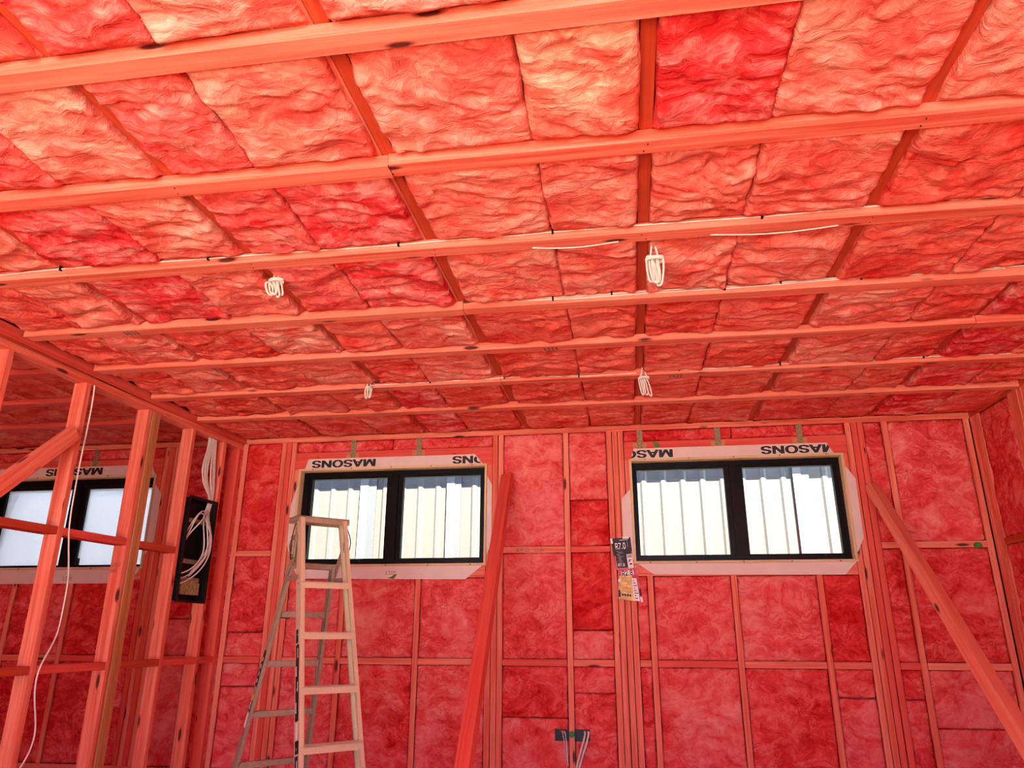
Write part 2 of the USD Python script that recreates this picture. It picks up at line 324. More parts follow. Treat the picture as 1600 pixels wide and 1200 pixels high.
bay(-.422, -.130, (1.97, 1.022, .60), 'wallp wall wallp walld walld wallp')
bay(1.778, 1.905, (.59,), 'wall wall wall wall'); bay(1.950, 2.468, (.42,), 'wallp wallp wall wallp')
bay(-3.75, -3.45, (1.1,), 'wallp wallp wall wall'); bay(-3.405, -3.17, (1.25,), 'wallp wallp wall wall'); bay(-6.05, -5.64)
low = ((.046, N1-NH), (N1+NH, 1.40))
bay(-2.645, -2.222, (), 'wallp wallp', low); bay(-2.177, -1.622, (), 'wall wallp', low); bay(-1.577, -1.075, (), 'wallp wallp', low)
bay(.050, .130, (), 'wall wall', low); bay(.175, .722, (), 'wallp wallp', low); bay(.767, 1.310, (), 'wall wallp', low); bay(1.355, 1.598, (.595,), 'wallp wall walld', low)
bay(-5.503, -5.10, (), 'wall wall', low); bay(-5.055, -4.57, (), 'walld wall', low); bay(-4.525, -3.93, (), 'wall walld', low)
for a, b in [(-2.690, -1.030), (.005, 1.643), (-5.55, -3.885)]:
    for t in range(2): wf.batt(a+(b-a)*t/2, a+(b-a)*(t+1)/2, 2.414, T, 'wall')
for x in [-2.195, -1.636, .131, .718, 1.317, -4.535]:                      # straps from plate over lintel
    obj('strap', cat(box(x-.022, x+.022, -.003, -.0012, 2.36, 2.507), box(x-.016, x-.006, -.004, -.0012, 2.36, 2.507)), STEEL, wf.p)
    obj('packer', box(x-.055, x+.05, -.0012, -.0002, 2.355, 2.40), TAN, wf.p)
# outside skin with window openings
HX = [(-5.50, -3.93), (-2.645, -1.075), (.05, 1.598)]
xs = [-6.4, *[v for h in HX for v in h], XR+.2]
sk = [box(xs[i], xs[i+1], .095, .13, -.15, 2.72) for i in (0, 2, 4, 6)] + [box(a, b, .095, .13, -.15, 1.47) for a, b in HX] + [box(a, b, .095, .13, 2.29, 2.72) for a, b in HX]
obj('cladding', cat(*sk), CLAD, wf.p)
# marks on the framing
def ellipse(cx, cz, rx, rz, n=14): return [(cx+rx*math.cos(2*math.pi*i/n)*(1+.15*math.sin(3.1*i)), cz+rz*math.sin(2*math.pi*i/n)) for i in range(n)]
obj('paint_mark', poly(ellipse(-.4445, .335, .021, .022), -.003, -.0002), GREEN, wf.p, label='green paint dab on the stud between two black boxes')
obj('paint_mark', poly(ellipse(2.405, 1.592, .028, .022), -.003, -.0002), GREEN, wf.p, label='green paint mark on the nogging near the right corner')
obj('paint_mark', poly([(.225, 2.415), (.245, 2.36), (.285, 2.375), (.27, 2.395)], -.003, -.0012), GREEN, wf.p)
def lettering(text, w, h, bold=True, depth=.0006):
    m = meshkit.text_mesh(text, h, depth, bold); b = m.bounds
    m.apply_translation(-b[0]); s = np.array([w/(b[1, 0]-b[0, 0]), h/(b[1, 1]-b[0, 1]), 1]); m.vertices *= s; return m
def on_wall(m, x, z, y, flip=False):
    "lettering laid out in xy, onto a plane facing -y; flip = upside down. x, z is the lower left corner as seen from the room"
    v = m.vertices.copy(); ext = m.bounds[1]
    if flip: v[:, 0] = ext[0]-v[:, 0]; v[:, 1] = ext[1]-v[:, 1]
    m = m.copy(); m.vertices = np.c_[x+v[:, 0], y-v[:, 2], z+v[:, 1]]; return m
pm = on_wall(lettering('S9.0', .10, .022, False), -.84, 1.588, -.001); obj('pencil_mark', pm, PENCIL, wf.p)
pm = on_wall(lettering('06', .07, .026, False), -.70, 1.586, -.001); obj('pencil_mark', pm, PENCIL, wf.p)

wr = Wall('wall_right', (XR, D), (0, -1))
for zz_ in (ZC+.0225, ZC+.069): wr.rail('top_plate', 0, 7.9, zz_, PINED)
wr.rail('bottom_plate', 0, 7.9, .0225, PINE)
for i, x in enumerate([.002, .048, .094, .56, .605, .65, .695, .74, .785]): wr.stud(x, .045, T, PINE)
for x in np.arange(1.3, 7.8, .6): wr.stud(float(x), .045, T)
rs = [(.141, .56, .016)] + [(.845, 1.3, .03)] + [(float(x)+.045, float(x)+.6, .04) for x in np.arange(1.3, 7.2, .6)]
for a, b, rr in rs:
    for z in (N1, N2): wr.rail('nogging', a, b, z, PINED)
    for z0, z1 in ((.046, N1-NH), (N1+NH, N2-NH), (N2+NH, T)): wr.batt(a, b, z0, z1, 'wall', rr)
obj('cladding', box(-.2, 8, .095, .12, -.15, 2.8), CLAD, wr.p)

PA, PB = np.array([-3.27, 3.163]), np.array([-3.178, 5.501]); pd = unit(PB-PA); pd2 = pd[:2]
wl = Wall('wall_left', PB, pd2)                                               # open stud partition; x runs to the far wall
wl.rail('top_plate', -7.9, .10, ZC-.0235, PINE)
wl.rail('bottom_plate', -7.9, .10, .0225, PINE)
ZT = ZC-.046
for x, mat in [(-2.27, PINE), (-1.69, PINE), (-1.105, PINE), (-1.058, TAN), (-1.012, TAN), (-.59, PINE), (-.165, PINE), (.055, PINER)] + [(-2.85-.58*i, PINE) for i in range(9)]: wl.stud(x, .045, ZT, mat, jit=False)
px = [.055, -.165, -.59, -1.105, -1.69, -2.27] + [-2.85-.58*i for i in range(9)]
pe = [None, -.120, -.545, -.966, -1.645, -2.225] + [-2.805-.58*i for i in range(9)]
for i in range(1, len(px)-1):
    for z in (.803, 1.557):
        if i == 1 and z > 1: continue                                          # the switchboard sits in this bay
        wl.rail('nogging', pe[i+1], px[i], z, PINER if i % 2 else PINED)
wl.rail('nogging', -.12, .055, .803, PINER)

w5 = Wall('wall_left_room', (-6.3, -2.4), (0, 1))
obj('lining', box(0, 8.1, .0, .03, 0, 2.8), W['wall'], w5.p)
wb = Wall('wall_rear', (XR, -2.4), (-1, 0))
OP0, OP1, OPH = 1.20, 5.25, 2.15
for x in [.0, OP0-.05, OP1, OP1+.045, 5.75] + [6.2+.6*i for i in range(4)]: wb.stud(x, 0, T)
wb.rail('lintel', OP0-.05, OP1+.05, OPH+.07, PINE, .14)
obj('lining', cat(box(-.1, OP0-.05, .02, .10, 0, 2.8), box(OP1+.09, 8.9, .02, .10, 0, 2.8), box(OP0-.05, OP1+.09, .02, .10, OPH+.14, 2.8)), W['wall'], wb.p)

# ------------------------------------------------------------------ windows (1 left of the middle, 2 right, 3 beyond the partition)
WIN = [('window_1', -2.645, -1.070, [(-2.557, -1.913), (-1.777, -1.138)], 1.555, 2.200, GLASS),
       ('window_2', .040, 1.605, [(.094, .750), (.886, 1.537)], 1.555, 2.200, GLASS),
       ('window_3', -5.505, -3.925, [(-5.402, -4.765), (-4.612, -3.985)], 1.530, 2.176, FROST)]
for name, x0, x1, panes, pz0, pz1, gm in WIN:
    w = thing(name, kind='structure'); z0, z1, t = 1.487, 2.274, .019; yf, yb = D-.016, D+.095
    plank('liner_board', w, (x0, (yf+yb)/2, z1-t/2), (x1, (yf+yb)/2, z1-t/2), yb-yf, t, (0, 1, 0), LINER)
    plank('liner_board', w, (x0, (yf+yb)/2, z0+t/2), (x1, (yf+yb)/2, z0+t/2), yb-yf, t, (0, 1, 0), LINER)
    plank('liner_board', w, (x0+t/2, (yf+yb)/2, z0+t), (x0+t/2, (yf+yb)/2, z1-t), yb-yf, t, (0, 1, 0), LINER)
    plank('liner_board', w, (x1-t/2, (yf+yb)/2, z0+t), (x1-t/2, (yf+yb)/2, z1-t), yb-yf, t, (0, 1, 0), LINER)
    for k in range(5):
        xx_ = x0+.12+(x1-x0-.24)*k/4
        pieces('screw', [box(xx_-.006, xx_+.006, yf-.006, yf, z0+.003, z0+.012), box(xx_-.005, xx_+.005, yf-.006, yf, z1-.012, z1-.003)], SCREW, w)
    ya, yc = D+.060, D+.128
    def ring(ax, bx, az, bz, ix0, ix1, iz0, iz1, y0, y1): return cat(box(ax, ix0, y0, y1, az, bz), box(ix1, bx, y0, y1, az, bz), box(ix0, ix1, y0, y1, az, iz0), box(ix0, ix1, y0, y1, iz1, bz))
    mid = (panes[0][1]+panes[1][0])/2
    obj('frame', ring(x0+t, x1-t, z0+t, z1-t, panes[0][0]-.022, panes[1][1]+.022, pz0-.02, pz1+.02, ya, yc), BLACKAL, w)
    obj('mullion', box(mid-.03, mid+.03, ya-.006, yc, pz0-.02, pz1+.02), BLACKAL, w)
    for q, (a, b) in enumerate(panes):
        L, Rr = (panes[0][0]-.022, mid-.03) if q == 0 else (mid+.03, panes[1][1]+.022)
        sp = obj('sash', ring(L, Rr, pz0-.02, pz1+.02, a, b, pz0, pz1, ya+.014, yc-.006), BLACKAL, w)
        obj('pane', box(a-.005, b+.005, D+.098, D+.102, pz0-.005, pz1+.005), gm, w)
        lx = (a+b)/2 + (.13 if q == 0 else .2)
        if name == 'window_3': lx = a+.04
        obj('latch', cat(box(lx-.012, lx+.012, ya+.004, ya+.014, pz0-.015, pz0-.003), box(lx-.005, lx+.005, ya-.012, ya+.012, pz0-.010, pz0+(.055 if name == 'window_3' else -.004))), BLACKAL, w)

# wall underlay folded in round each window: one sheet per window, printed upside down
def clip(m, a, b):
    "keeps the side of the line a-b (x, z) that lies to the left of it"
    d = np.array([b[0]-a[0], 0, b[1]-a[1]]); n = np.array([-d[2], 0, d[0]])
    return trimesh.intersections.slice_mesh_plane(m, n, [a[0], 0, a[1]])
def underlay(label, flaps, words):
    t = thing('underlay', label, 'building wrap')
    for f in flaps: obj('flap', poly(f, D-.0045, D-.0032), WRAP, t)
    for m in words: obj('lettering', m, INK, t)
    return t
YL = D-.0047
def word(x0, x1, z0=2.281, h=.062, text='MASONS'):
    m = on_wall(lettering(text, x1-x0, h), x0, z0, YL, True); ms = []
    for k in (-1, 0, 1):                                                        # heavy print: strokes a little wider than the font's
        c = m.copy(); c.apply_translation([.0035*k, -.0001*(k+1), 0]); ms.append(c)
    return cat(*ms)
# the print runs on past the cut edges: whole words are clipped by the sheet's outline
wA = word(-2.538, -1.999); wB = clip(word(-1.352, -.813), (-1.105, 2.262), (-1.18, 2.357))
u1 = underlay('white wrap around the window behind the ladder, printed upside down along its top',
         [[(-2.60, 2.262), (-2.575, 2.357), (-1.172, 2.355), (-1.095, 2.262)], [(-2.63, 1.495), (-2.56, 1.40), (-1.23, 1.386), (-1.09, 1.495)],
          [(-2.63, 2.20), (-2.692, 1.98), (-2.690, 1.66), (-2.63, 1.50)], [(-1.085, 2.21), (-1.03, 2.10), (-1.028, 1.65), (-1.085, 1.53)]], [wA, wB])
obj('pencil_mark', on_wall(lettering('1305', .085, .028, False), -1.86, 1.425, D-.0045), PENCIL, u1)
obj('paint_mark', poly([(-1.84, 1.40), (-1.79, 1.393), (-1.765, 1.428), (-1.79, 1.425), (-1.81, 1.41)], D-.0062, D-.0045), GREEN, u1)
wC = clip(word(-.168, .371), (.080, 2.357), (.05, 2.262)); wD = clip(word(1.028, 1.567), (1.548, 2.262), (1.498, 2.357))
underlay('white wrap around the right-hand window above the two bag labels, printed upside down',
         [[(.05, 2.262), (.080, 2.357), (1.50, 2.355), (1.55, 2.262)], [(.06, 1.495), (.18, 1.412), (1.505, 1.40), (1.60, 1.495)],
          [(.055, 2.06), (-.028, 1.97), (-.030, 1.585), (.055, 1.50)], [(1.59, 2.18), (1.620, 2.16), (1.668, 2.08), (1.664, 1.655), (1.615, 1.56), (1.59, 1.55)]], [wC, wD])
u3 = underlay('white wrap around the window behind the open stud partition, printed upside down',
         [[(-5.48, 2.262), (-5.45, 2.357), (-3.99, 2.355), (-3.94, 2.262)], [(-5.49, 1.495), (-5.40, 1.375), (-4.03, 1.375), (-3.94, 1.495)],
          [(-3.945, 2.21), (-3.86, 2.10), (-3.86, 1.72), (-3.945, 1.55)]], [word(-4.99, -4.45)])
obj('pencil_mark', on_wall(lettering('1305', .085, .03, False), -4.63, 1.40, D-.0045), PENCIL, u3)

# ------------------------------------------------------------------ next door, seen through the panes
nb = thing('neighbour_building', 'pale ribbed metal wall of the building next door, outside the windows', 'building')
NY = D+1.70
def ribbed(x0, x1, z0, z1, pitch=.19, hgt=.014):
    P = []; x = x0
    while x < x1-1e-6: P += [(x, 0), (x+.118, 0), (x+.138, -hgt), (x+.168, -hgt)]; x += pitch
    P.append((x1, 0)); P = np.array(P); n = len(P)
    V = np.vstack([np.c_[P[:, 0], NY+P[:, 1], np.full(n, z0)], np.c_[P[:, 0], NY+P[:, 1], np.full(n, z1)], np.c_[P[:, 0], np.full(n, NY+.03), np.full(n, z0)], np.c_[P[:, 0], np.full(n, NY+.03), np.full(n, z1)]])
    F = []
    for i in range(n-1): F += [(i, i+1, n+i+1), (i, n+i+1, n+i), (2*n+i, 3*n+i+1, 2*n+i+1), (2*n+i, 3*n+i, 3*n+i+1)]
    return V, F
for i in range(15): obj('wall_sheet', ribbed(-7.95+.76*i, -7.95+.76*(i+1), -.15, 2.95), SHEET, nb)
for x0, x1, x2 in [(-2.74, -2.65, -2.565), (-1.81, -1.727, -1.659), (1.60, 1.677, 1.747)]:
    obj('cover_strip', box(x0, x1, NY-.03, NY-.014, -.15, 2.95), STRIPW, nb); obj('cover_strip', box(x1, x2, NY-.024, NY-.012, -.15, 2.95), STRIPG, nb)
obj('eave', box(-8.2, 3.8, NY-.36, NY+.1, 2.92, 3.12), FASCIA, nb)

# ------------------------------------------------------------------ timber props and brace
plank('timber_prop', '/World', (-.905, D-.03, 2.17), (-.888, 3.86, .005), .09, .045, (.91, -.42, 0), PINER, label='orange-red timber prop leaning to the wall between the two windows', category='timber prop')
plank('timber_prop', '/World', (1.765, D-.03, 2.01), (1.745, 3.43, .03), .085, .065, (.80, .60, 0), PINEP, label='split pink timber prop leaning to the wall right of the right-hand window', category='timber prop')
pn = np.array([pd[1], -pd[0], 0])                                               # partition's face direction, into the room
def on_part(s, z, off=0.): q = PB + pd2*s; return np.array([q[0], q[1], z]) + pn*off
plank('timber_brace', '/World', on_part(-1.735, 2.125, .0235), on_part(-2.62, 1.29, .0235), .09, .045, np.cross(pn, on_part(-1.735, 2.125)-on_part(-2.62, 1.29)), PINE,
      label='short diagonal timber brace nailed across the studs of the partition', category='timber brace')

# ------------------------------------------------------------------ switchboard box with its cables
sb = thing('switchboard_box', 'open black switchboard box full of cables between the partition studs', 'switchboard', m=matrix([*PB, 0], wl.X, wl.Y, (0, 0, 1)))
b0, b1, bz0, bz1 = -.513, -.178, 1.215, 1.955
obj('body', cat(box(b0, b0+.006, -.012, .085, bz0, bz1), box(b1-.006, b1, -.012, .085, bz0, bz1), box(b0, b1, -.012, .085, bz0, bz0+.006), box(b0, b1, -.012, .085, bz1-.006, bz1), box(b0, b1, .079, .085, bz0, bz1)), BLACKP, sb)
obj('rim', cat(box(b0-.012, b0, -.014, -.004, bz0-.012, bz1+.012), box(b1, b1+.012, -.014, -.004, bz0-.012, bz1+.012), box(b0, b1, -.014, -.004, bz0-.012, bz0), box(b0, b1, -.014, -.004, bz1, bz1+.012)), BLACKP, sb)
for z in (1.37, 1.50, 1.80): obj('rail', cat(box(b0+.02, b1-.02, .045, .052, z-.016, z+.016), box(b0+.02, b0+.03, .052, .079, z-.01, z+.01)), ALUD, sb)
pieces('terminal_block', [*[box(b0+.06+.032*i, b0+.088+.032*i, .012, .07, 1.262, 1.262+.085+.008*(i % 3)) for i in range(7)]], KHAKI, sb)
pieces('label_strip', [box(b0+.17, b1-.05, .040, .044, 1.36, 1.385), box(b0+.21, b1-.02, .040, .044, 1.49, 1.512)], ALUD, sb)
for i in range(9):
    e = (i-4)/4.; rngi = np.random.default_rng(50+i); a, b_ = rngi.uniform(-1, 1, 2)
    top = (-.280+.046*e, .035+.008*a, 2.47); bulge = (-.292+.085*e+.012*a, .02, 2.11+.05*b_)
    pts = [top, (-.285+.055*e, .03, 2.36), bulge, (-.225+.024*e, .02, 1.962), (-.235+.03*e, .03, 1.87)]
    if i % 3 == 0: pts += [(-.33+.03*a, .0, 1.83+.008*i), (-.44, .005, 1.70+.012*i), (-.478, .03, 1.60+.012*i)]
    elif i % 3 == 1: pts += [(-.235+.03*b_, -.01, 1.76), (-.215+.02*a, -.015, 1.64), (-.29+.03*a, -.005, 1.50), (-.37, .02, 1.40+.03*b_)]
    else: pts += [(-.34+.016*i, -.01, 1.74), (-.31+.014*i, -.015, 1.58), (-.40+.008*i, .0, 1.46-.008*i), (-.474, .02, 1.43-.012*i)]
    m = tube(pts, .0058, 6, 44); v = m.vertices; m.vertices = PB_w = np.c_[PB[0]+v[:, 0]*wl.X[0]+v[:, 1]*wl.Y[0], PB[1]+v[:, 0]*wl.X[1]+v[:, 1]*wl.Y[1], v[:, 2]]
    obj('cable', m, CABLE, smooth=True, label='white cable of the bundle dropping into the black switchboard box', category='cable', group='cables into the switchboard box')

for nm, (s_, z_), mt in [('pencil_mark', (-1.092, 1.40), PENCIL)]:
    for k, (tx, hh) in enumerate([('1950', .026), ('mm', .02)]):
        m = lettering(tx, .062 if k == 0 else .04, hh, False); v = m.vertices   # on the near edge of a partition stud, facing the camera
        m.vertices = np.c_[-1.1062 - v[:, 2], .080 - v[:, 0], z_ - .035*k + v[:, 1]]; obj(nm, m, mt, wl.p)
# cable down the partition stud, loose below
lp = [(-1.634, 2.458), (-1.625, 2.25), (-1.63, 1.97), (-1.628, 1.78), (-1.61, 1.55), (-1.55, 1.29), (-1.545, 1.13), (-1.56, .97), (-1.634, .80), (-1.63, .68), (-1.60, .58), (-1.575, .47), (-1.60, .37), (-1.68, .27)]
obj('cable', tube([on_part(s, z, .007) for s, z in lp], .0048, 7, 80), CABLE, smooth=True, label='white cable hanging loose down the partition stud in front of the far window', category='cable')

# cables clipped along the battens
def batten_cable(y, xs, zs, label, clips, dy=0., r=.0036):
    t = thing('cable', label, 'cable'); n = 90; x = np.linspace(xs[0], xs[-1], n)
    z = np.interp(x, xs, zs) + .0025*np.sin(x*3.1+y) + .0015*np.sin(x*7.7)
    obj('sheath', tube(np.c_[x, np.full(n, y-.0052-dy), z], r, 6), CABLE, t, smooth=True)
    for c in clips:
        zc = float(np.interp(c, x, z)); obj('clip', cat(box(c-.004, c+.004, y-.012-dy, y-.0002, zc-.009, zc+.012), box(c-.0025, c+.0025, y-.014-dy, y, zc+.006, zc+.018)), BLACKP, t)
    return t
y3, y4, y6 = BY[4], BY[5], BY[7]
batten_cable(y3, [XP+.05, -2.6, -1.9, -1.0, -.4, -.25, .3, 1.2, 2.4], [2.515, 2.535, 2.536, 2.533, 2.528, 2.534, 2.533, 2.541, 2.541], 'long white cable along the third batten, above the large hank', [-2.44, -1.73, -.88, -.24, .57, 1.55])
for x, y in [(-.41, BY[6]), (.30, BY[7]), (-2.58, BY[5])]:                      # illegible mill stamps on the undersides
    for i in range(4): obj('mill_stamp', box(x+.022*i, x+.022*i+.012, y+.014, y+.056, ZC-.0032, ZC-.0022), PENCIL, ce)
t = thing('cable', 'white cable sagging out below the third batten in two shallow loops', 'cable')
for a, b, sg in [(-.33, .02, .012), (.38, .86, .014)]:
    x = np.linspace(a, b, 30); s = np.sin(np.pi*(x-a)/(b-a)); obj('sheath', tube(np.c_[x, np.full(30, y3+.055), ZC-.001-sg*s], .0030, 6), CABLE, t, smooth=True)
batten_cable(y4, [-.58, -.2, .3, .9, 2.4], [2.538, 2.533, 2.536, 2.540, 2.540], 'upper one of the white cable pair along the fourth batten', [-.56, -.02, .75, 1.45])
batten_cable(y4, [-.58, -.2, .3, .9, 1.7], [2.529, 2.522, 2.526, 2.532, 2.534], 'lower one of the white cable pair along the fourth batten', [-.3, .5, 1.1])
batten_cable(y6, [-1.60, -1.1, -.6, -.2, .10], [2.520, 2.523, 2.527, 2.517, 2.520], 'white cable along the far batten between the small and the long hank', [-1.2, -.72, -.25])
batten_cable(y6, [.19, .4, .9, 1.6, 2.4], [2.541, 2.527, 2.527, 2.533, 2.533], 'white cable along the far batten right of the long hank', [.36, .95, 1.75])

# hanks of spare cable
def hank(x, y, z0, L, wd, label, seed, tilt=0., loops=5):
    t = thing('cable_hank', label, 'cable hank'); r_ = np.random.default_rng(seed); rr = .0048
    for i in range(loops):
        f = (i-(loops-1)/2)/max(1, loops-1); th = np.linspace(0, 2*math.pi, 34); l = L*r_.uniform(.27, .37); c = wd*.52*f
        cx, cz = c + r_.uniform(-.004, .004), -L*r_.uniform(.58, .66)
        ex = wd*r_.uniform(.10, .17)*np.sign(np.sin(th))*np.abs(np.sin(th))**.6; ez = l*np.cos(th)
        px_, pz_ = cx + ex + (tilt+r_.uniform(-.10, .10))*ez, cz + ez
        obj('loop', tube(np.c_[x+px_, y + .012*f + .010*np.sin(th+i), z0+pz_], rr, 6), CABLE, t, smooth=True)
    th = np.linspace(0, 4*math.pi, 50)
    obj('wrap', tube(np.c_[x + wd*.40*np.cos(th) - tilt*L*.1, y + .022*np.sin(th), z0 - L*.40 + .007*th/6], rr, 6), CABLE, t, smooth=True)
    for s in (-1, 1): obj('tail', tube([(x+.006*s, y+.004*s, z0+.004), (x+.010*s, y, z0-.1*L), (x+.016*s, y+.004, z0-.35*L)], rr, 6, 12), CABLE, t, smooth=True)
hank(.163, 2.75, 2.535, .185, .085, 'large white cable hank hanging by the rafter right of the middle', 1)
hank(.145, 4.285, 2.545, .185, .070, 'long white cable hank hanging over the far batten beside the rafter', 2, -.18, 4)
hank(-1.505, 2.76, 2.535, .115, .080, 'short fat cable hank poking out of the batts left of the middle', 3, -.25, 5)
hank(-1.605, 4.285, 2.530, .100, .045, 'smallest cable hank, on the far batten above the ladder window', 4, -.05, 3)

# ------------------------------------------------------------------ flush boxes and their cables
for i, (x0, x1, lab) in enumerate([(-.555, -.469, 'black flush box left of the green-marked stud near the floor'), (-.419, -.325, 'black flush box right of the green-marked stud near the floor')]):
    t = thing('flush_box', lab, 'flush box')
    obj('shell', cat(box(x0, x0+.004, D-.008, D+.04, .300, .362), box(x1-.004, x1, D-.008, D+.04, .300, .362), box(x0, x1, D-.008, D+.04, .300, .304), box(x0, x1, D-.008, D+.04, .358, .362), box(x0, x1, D-.001, D+.04, .300, .362)), BLACKP, t)
    obj('flange', cat(box(x0-.006, x0, D-.010, D-.006, .294, .368), box(x1, x1+.006, D-.010, D-.006, .294, .368), box(x0, x1, D-.010, D-.006, .294, .300), box(x0, x1, D-.010, D-.006, .362, .368)), BLACKP, t)
    pieces('boss', [box(x0+.01, x0+.02, D-.006, D+.036, .325, .337), box(x1-.02, x1-.01, D-.006, D+.036, .325, .337)], BLACKP, t)
for i in range(2):
    o = .024*i
    obj('cable', tube([(-.370+o, D+.025, .345), (-.352+o, D-.012, .349), (-.362+o, D-.03, .30), (-.395+o*.9, D-.035, .20), (-.420+o*.8, D-.03, .10), (-.425+o*.8, D-.02, .004)], .0078, 7, 40), CABLE, smooth=True,
        label=f'{("left", "right")[i]} of the two thick white cables from the right flush box', category='cable')
    obj('cable', tube([(-.515+o*.7, D+.025, .35), (-.507+o*.7, D-.014, .345), (-.497+o*.6, D-.018, .29), (-.488+o*.5, D-.02, .21-.03*i), (-.485+o*.5, D-.018, .17-.03*i)], .0038, 6, 30), (CABLEG, CABLE)[i], smooth=True,
        label=f'{("left", "right")[i]} of the two thin wires from the left flush box', category='cable')

# ------------------------------------------------------------------ bag labels stuck on the studs
def sheet(c, n=14, crumple=.004, seed=1, y=D-.006, th=.0012):
    "a four-cornered sheet (x, z corners: top left, top right, bottom right, bottom left) with soft creases; returns mesh and a mapper"
    c = np.array(c, float)
    def at(u, v, lift=0.):
        u, v = np.asarray(u, float), np.asarray(v, float)
        q = (c[0]*((1-u)*(1-v))[..., None] + c[1]*(u*(1-v))[..., None] + c[2]*(u*v)[..., None] + c[3]*((1-u)*v)[..., None])
        d = crumple*(meshkit.fbm(np.stack([u*3+seed, v*4, v*0], -1), 3, seed)) + lift
        return np.stack([q[..., 0], y-d, q[..., 1]], -1)
    def patch(u0, u1, v0, v1, lift=0., n=10):
        u, v = np.meshgrid(np.linspace(u0, u1, n), np.linspace(v0, v1, n), indexing='ij'); A = at(u, v, lift).reshape(-1, 3); B = A + [0, th, 0]
        i = np.arange(n*n).reshape(n, n); f = np.vstack([np.stack([i[:-1, :-1], i[:-1, 1:], i[1:, 1:]], -1).reshape(-1, 3), np.stack([i[:-1, :-1], i[1:, 1:], i[1:, :-1]], -1).reshape(-1, 3)])
        r = np.concatenate([i[:, 0], i[-1, 1:], i[-2::-1, -1], i[0, -2:0:-1]]); r2 = np.roll(r, -1); k = n*n
        return trimesh.Trimesh(np.vstack([A, B]), np.vstack([f, f[:, ::-1]+k, np.stack([r, r+k, r2+k], -1), np.stack([r, r2+k, r2], -1)]), process=False)
    def text(s, u0, u1, v0, v1, lift=.0016):
        m = lettering(s, 1., 1., True, .0004); p = m.vertices; A = at(u0+(u1-u0)*p[:, 0], v1-(v1-v0)*p[:, 1], lift) - np.c_[p[:, 2]*0, p[:, 2], p[:, 2]*0]
        m.vertices = A; return m
    return patch, text
patch, text = sheet([(-.123, 1.672), (.022, 1.682), (.041, 1.452), (-.092, 1.444)], seed=5)
t = thing('bag_label', 'black insulation bag label reading R7.0, upper one stuck beside the right window', 'label')
obj('sheet', patch(0, 1, 0, 1), INK, t)
pieces('red_band', [patch(.02, 1., .94, 1.0, .0008), patch(.95, 1., .45, 1., .0008), patch(.02, .10, .55, 1., .0008)], RED, t)
pieces('lettering', [text('R7.0', .17, .70, .15, .36), text('R7.0', .16, .52, .80, .90)], WHITE, t)
pieces('fine_print', [*[patch(.18+.05*(i % 3), .18+.05*(i % 3)+.10+.22*((i*7) % 4)/4, .41+.035*i, .418+.035*i, .001, 3) for i in range(11)], patch(.42, .86, .06, .085, .001, 3), patch(.80, .815, .12, .30, .001, 3)], CABLEG, t)
obj('sticker', patch(.68, .98, .53, .97, .0012), WHITE, t)
pieces('sticker_print', [*[patch(.72+.035*i, .735+.035*i+.01*(i % 2), .55, .65, .0018, 3) for i in range(7)], patch(.76, .90, .70, .73, .0018, 3), patch(.74, .84, .74, .77, .0018, 3), patch(.78, .92, .82, .86, .0018, 3)], INK, t)
pieces('tape', [patch(-.03, .08, -.01, .16, .001, 4), patch(.60, .92, -.03, .04, .001, 4)], WHITE, t)
patch, text = sheet([(-.078, 1.440), (.060, 1.462), (.094, 1.213), (-.090, 1.240)], seed=9, crumple=.012, y=D-.004)
t = thing('bag_label', 'crumpled yellow bag label reading R2.8, lower one stuck beside the right window', 'label')
obj('sheet', patch(0, 1, 0, 1), RED, t)
obj('picture_panel', patch(.06, .70, .20, .99, .0008), YELLOW, t)
pieces('white_panel', [patch(.16, .80, .05, .20, .0014), patch(.66, .88, .30, .97, .0012), patch(.02, .14, .30, .40, .0012), patch(.90, 1., .84, .99, .0012)], WHITE, t)
obj('lettering', text('R2.8', .20, .74, .04, .21, .002), INK, t)
pieces('fine_print', [*[patch(.70, .70+.06+.05*(i % 3), .36+.075*i, .385+.075*i, .002, 3) for i in range(8)], *[patch(.18+.10*i, .25+.10*i, .80, .87, .002, 3) for i in range(4)], patch(.03, .12, .68, .92, .0014, 3), patch(.92, .99, .60, .80, .0014, 3)], INK, t)
pieces('crease_print', [*[patch(.16+.03*i, .50+.04*i, .27+.11*i, .283+.11*i, .0014, 4) for i in range(5)]], TAN, t)

